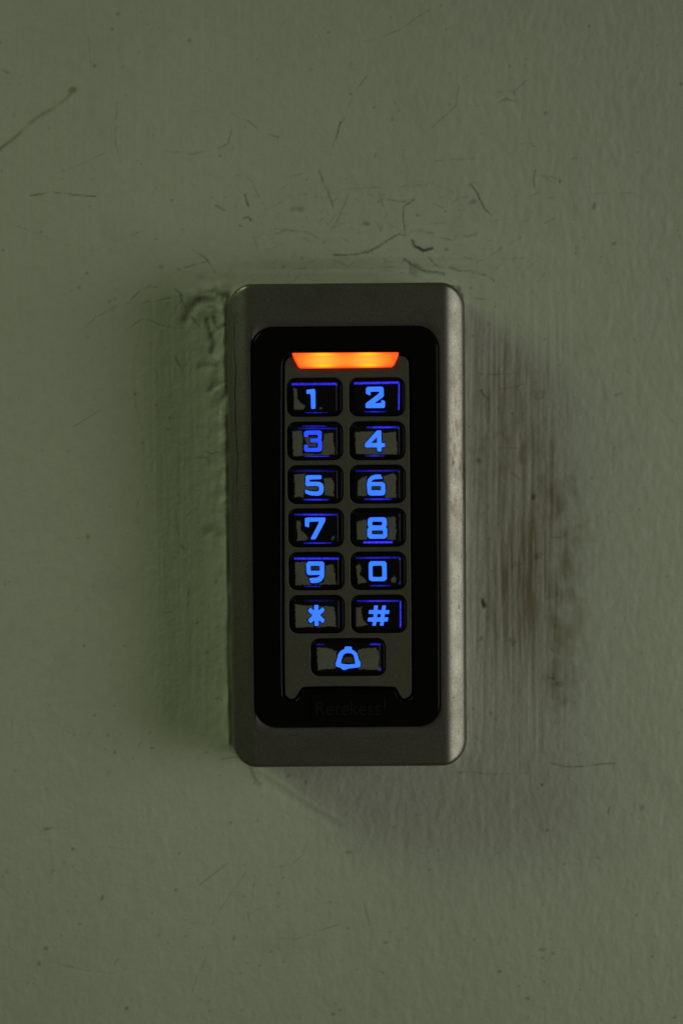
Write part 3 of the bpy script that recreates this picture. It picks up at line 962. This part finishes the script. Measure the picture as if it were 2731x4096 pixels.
Lk = {  # blue light escaping at worn cap edges: x0, y0, x1, y1, half-width, strength
    '1': [(185, 160, 690, 156, 11, .55), (690, 150, 692, 185, 6, .35), (330, 480, 590, 480, 6, .32)],
    '2': [(880, 150, 1385, 141, 11, .75), (1386, 145, 1382, 445, 7, .60), (990, 468, 1250, 468, 6, .45)],
    '3': [(300, 628, 580, 628, 6, .35), (250, 653, 690, 655, 8, .28), (320, 972, 620, 972, 8, .75)],
    '4': [(1020, 643, 1382, 640, 9, .70), (1383, 640, 1383, 662, 6, .5), (1000, 961, 1230, 961, 7, .42)],
    '5': [(210, 1128, 690, 1130, 9, .13), (310, 1452, 610, 1452, 9, .65)],
    '6': [(890, 1130, 1385, 1126, 8, .25), (1384, 1126, 1386, 1148, 6, .3), (990, 1446, 1310, 1445, 9, .55)],
    '7': [(215, 161, 705, 162, 9, .60), (315, 481, 645, 480, 8, .50)],
    '8': [(1375, 155, 1388, 175, 6, .18), (985, 473, 1315, 471, 12, .85)],
    '9': [(215, 652, 712, 652, 10, .62), (325, 967, 525, 967, 6, .42)],
    '0': [(897, 647, 1395, 641, 8, .40), (1394, 641, 1394, 675, 6, .4), (1050, 957, 1300, 957, 8, .36), (1380, 940, 1397, 915, 6, .35)],
    '*': [(330, 1126, 670, 1124, 8, .07), (725, 1180, 728, 1400, 6, .04)],
    '#': [(915, 1128, 1402, 1126, 8, .55), (1402, 1126, 1401, 1425, 8, .55)],
    'bell': [(455, 214, 560, 212, 8, .14), (1050, 210, 1188, 210, 8, .42), (1187, 210, 1187, 245, 6, .3), (1187, 465, 1170, 515, 7, .36)],
}
LABEL = {'1': 'key 1, almost bare black with a scrap of silver paint', '2': 'key 2, worn fully black with a lit blue rim',
         '3': 'key 3 with grey worn face and deeper blue numeral', '4': 'key 4 with grey worn face', '5': 'key 5 with grey worn face',
         '6': 'key 6 with grey worn face', '7': 'key 7, mostly black with grey paint at its left', '8': 'key 8 with grey paint on both sides',
         '9': 'key 9 with mostly grey face', '0': 'key 0, mostly black with two grey scraps', '*': 'star key with grey face',
         '#': 'hash key, black with grey paint at its left', 'bell': 'wide doorbell key with bell symbol'}
KEYS = []
for r in range(6):
    for c in range(2):
        reg = R3 if r < 3 else R4
        x0, x1 = ((135, 750), (832, 1450))[c]
        sh = (0, 3, 8, 15, 20, 25)[r]
        sh2 = sh if c == 0 else (0, 2, 6, 10, 14, 20)[r]
        y0, y1 = ((93, 518), (583, 1008), (1070, 1496), (98, 525), (585, 1008), (1068, 1492))[r]
        KEYS.append(('1234567890*#'[r * 2 + c], reg, x0 + sh2, x1 + sh2 - (2 if c else 0), y0 - 4 * c, y1 - 4 * c))
KEYS.append(('bell', R5, 400, 1235, 150, 570))


def seg_dist(x, z, poly, closed=True):
    d = np.full(x.shape, 1e9)
    n = len(poly)
    for i in range(n if closed else n - 1):
        ax, az = poly[i]
        bx, bz = poly[(i + 1) % n]
        dx, dz = bx - ax, bz - az
        t = np.clip(((x - ax) * dx + (z - az) * dz) / (dx * dx + dz * dz + 1e-12), 0, 1)
        d = np.minimum(d, np.hypot(x - ax - t * dx, z - az - t * dz))
    return d


def inside(x, z, poly):
    c = np.zeros(x.shape, bool)
    n = len(poly)
    for i in range(n):
        ax, az = poly[i]
        bx, bz = poly[i - 1]
        c ^= ((az > z) != (bz > z)) & (x < (bx - ax) * (z - az) / (bz - az + 1e-12) + ax)
    return c


M_NUM = mat_glow_blue('numeral_light', 1.0, (0.042, 0.225, 1.7))
M_NUM_DEEP = mat_glow_blue('numeral_light_deep', 0.92, (0.018, 0.085, 1.3))
holes = []
SURF = []
for name, reg, x0, x1, y0, y1 in KEYS:
    (cx, cz), = zpts([((x0 + x1) / 2, (y0 + y1) / 2)], reg)
    hw, hh_ = (x1 - x0) / 2 * reg[2] / S_FRONT, (y1 - y0) / 2 * reg[2] / S_FRONT
    holes.append(rrect(cx, cz, hw + .02, hh_ + .02, 2.1, 6))
    SURF.append((cx, cz, hw, hh_))

slab('keypad_plate', [plate] + holes, 20.3, 22.12, 0.26, M_PLATE, kp)

CAP_TOP, SUR_TOP = 23.05, 22.45
for (name, reg, x0, x1, y0, y1), (cx, cz, hw, hh_) in zip(KEYS, SURF):
    glyph = [zpts(p, reg) for p in G[name][1]]
    paint = [zpts(p, reg) for p in P[name]]
    a, b = hw - 1.02, hh_ - 0.72
    st = 0.11
    nx_, nz_ = int(2 * a / st), int(2 * b / st)
    X, Z = np.meshgrid(np.linspace(-a, a, nx_), np.linspace(-b, b, nz_))
    r = 0.75
    qx_, qz_ = np.abs(X) - (a - r), np.abs(Z) - (b - r)
    d = -(np.hypot(np.maximum(qx_, 0), np.maximum(qz_, 0)) + np.minimum(np.maximum(qx_, qz_), 0) - r)
    e = 0.55
    t = np.clip(1 - d / e, 0, 1)
    Y = CAP_TOP - 0.85 * (1 - np.sqrt(np.clip(1 - t ** 2, 0, 1))) - np.where(d < 0, 0.6, 0)
    Y -= 0.10 * np.clip(1 - d / 2.2, 0, 1) ** 2
    wx, wz = X + cx, Z + cz
    nz1 = gnoise(X.shape, 1.3, 1.3)
    nz2 = gnoise(X.shape, 4, 4)
    wear = np.zeros(X.shape)
    for poly in paint:
        sdv = seg_dist(wx, wz, poly) * np.where(inside(wx, wz, poly), 1, -1)
        wear = np.maximum(wear, sstep(sdv + 0.06 * nz1 + 0.04 * nz2, -0.05, 0.20))
    if paint:
        gd = seg_dist(wx, wz, glyph[0])
        halo = sstep(gd + 0.05 * nz2, 0.05, 0.30)
        inn = inside(wx, wz, glyph[0])
        wear = wear * np.where(inn, 0.55 * halo, halo)
    wear *= 1 - 0.8 * sstep(gnoise(X.shape, 1.6, 1.6), 2.3, 2.9)
    leak = np.zeros(X.shape)
    for lx0, ly0, lx1, ly1, lw_, ls in Lk[name]:
        (ax, az), (bx, bz) = zpts([(lx0, ly0), (lx1, ly1)], reg)
        L_ = math.hypot(bx - ax, bz - az)
        ux, uz = (bx - ax) / L_, (bz - az) / L_
        s = (wx - ax) * ux + (wz - az) * uz
        pd = np.abs(-(wx - ax) * uz + (wz - az) * ux)
        w = lw_ * reg[2] / S_FRONT
        f = np.clip(s / L_, 0, 1)
        if lw_ >= 10 or ly1 - ly0 > 60:
            env = sstep(s, -.15, .25) * (1 - sstep(s, L_ - .25, L_ + .15))
        else:
            env = (s > -.1) * (s < L_ + .1) * (0.25 + 0.75 * np.sin(np.pi * f)) * sstep(s, -.1, .3) * (1 - sstep(s, L_ - .3, L_ + .1))
        leak = np.maximum(leak, ls * env * (1 - sstep(pd, w * 0.5, w * 1.5)) * np.clip(0.9 + 0.16 * nz1, 0.4, 1.3))
    wear *= np.clip(1 - 3 * leak, 0, 1)
    vs_ = np.stack([wx, -Y, wz], -1).reshape(-1, 3) * MM
    ii = np.arange(nx_ * nz_).reshape(nz_, nx_)
    fs = np.stack([ii[:-1, :-1], ii[:-1, 1:], ii[1:, 1:], ii[1:, :-1]], -1).reshape(-1, 4)
    me = bpy.data.meshes.new('key')
    me.from_pydata(vs_.tolist(), [], fs.tolist())
    me.update()
    me.polygons.foreach_set('use_smooth', np.ones(len(fs), bool))
    at = me.color_attributes.new('wear', 'FLOAT_COLOR', 'POINT')
    at.data.foreach_set('color', np.stack([wear, leak, 0 * wear, 1 + 0 * wear], -1).astype(np.float32).ravel())
    key = link('key', me, M_CAP, kp)
    key['label'] = LABEL[name]
    slab('key_surround', [rrect(cx, cz, hw - .10, hh_ - .10, 2.0, 6)], 20.45, SUR_TOP, 0.42, M_RUBBER, key)
    rounded = [chaikin(p, 1, 0.10) for p in glyph]
    slab('key_symbol', rounded, CAP_TOP - .12, CAP_TOP + .05, 0.02, M_NUM_DEEP if name == '3' else M_NUM, key, 1, -0.03)

# ---- status light
bar = zpts([(190, 206), (200, 201), (1372, 193), (1383, 203), (1376, 236), (1332, 338), (1302, 365), (292, 377), (262, 364), (214, 275)], R8)
BAR_C = (sum(loc(1100 + x * .35714, 1440)[0] for x in (190, 1383)) / 2, zpts([(787, 285)], R8)[0][1])
bar_s = chaikin(bar, 1, .12)
xs = np.array([p[0] for p in bar_s])
zs = np.array([p[1] for p in bar_s])
st = 0.12
bx_ = np.arange(xs.min() - st, xs.max() + st, st)
bz_ = np.arange(zs.min() - st, zs.max() + st, st)
X, Z = np.meshgrid(bx_, bz_)
ins = inside(X, Z, bar_s)
dd = seg_dist(X, Z, bar_s)
# lens face: inset rings of the outline give a clean edge, the middle is gently domed
verts, faces = [], []
cxm, czm = xs.mean(), zs.mean()
n = len(bar_s)
prof = [(0.0, 21.0, 0), (0.0, 22.85, 0.0), (0.06, 23.0, 0.05), (0.18, 23.08, 0.25), (0.36, 23.12, 0.65), (0.62, 23.15, 1.0)]
rim_v = []
for ins_d, y, rv in prof:
    ring = grow(bar_s, -ins_d) if ins_d else bar_s
    for x, z in ring:
        verts.append((x * MM, -y * MM, z * MM))
        rim_v.append(rv)
for k in range(len(prof) - 1):
    for i in range(n):
        j = (i + 1) % n
        faces.append((k * n + i, k * n + j, (k + 1) * n + j, (k + 1) * n + i))
faces.append(tuple((len(prof) - 1) * n + i for i in range(n)))
me = bpy.data.meshes.new('light_bar')
me.from_pydata(verts, [], faces)
me.update()
at = me.attributes.new('rim', 'FLOAT', 'POINT')
at.data.foreach_set('value', np.array(rim_v, dtype=np.float32))
lb = link('light_bar', me, mat_bar(), kp)
lb['label'] = 'glowing orange status light above the keys'
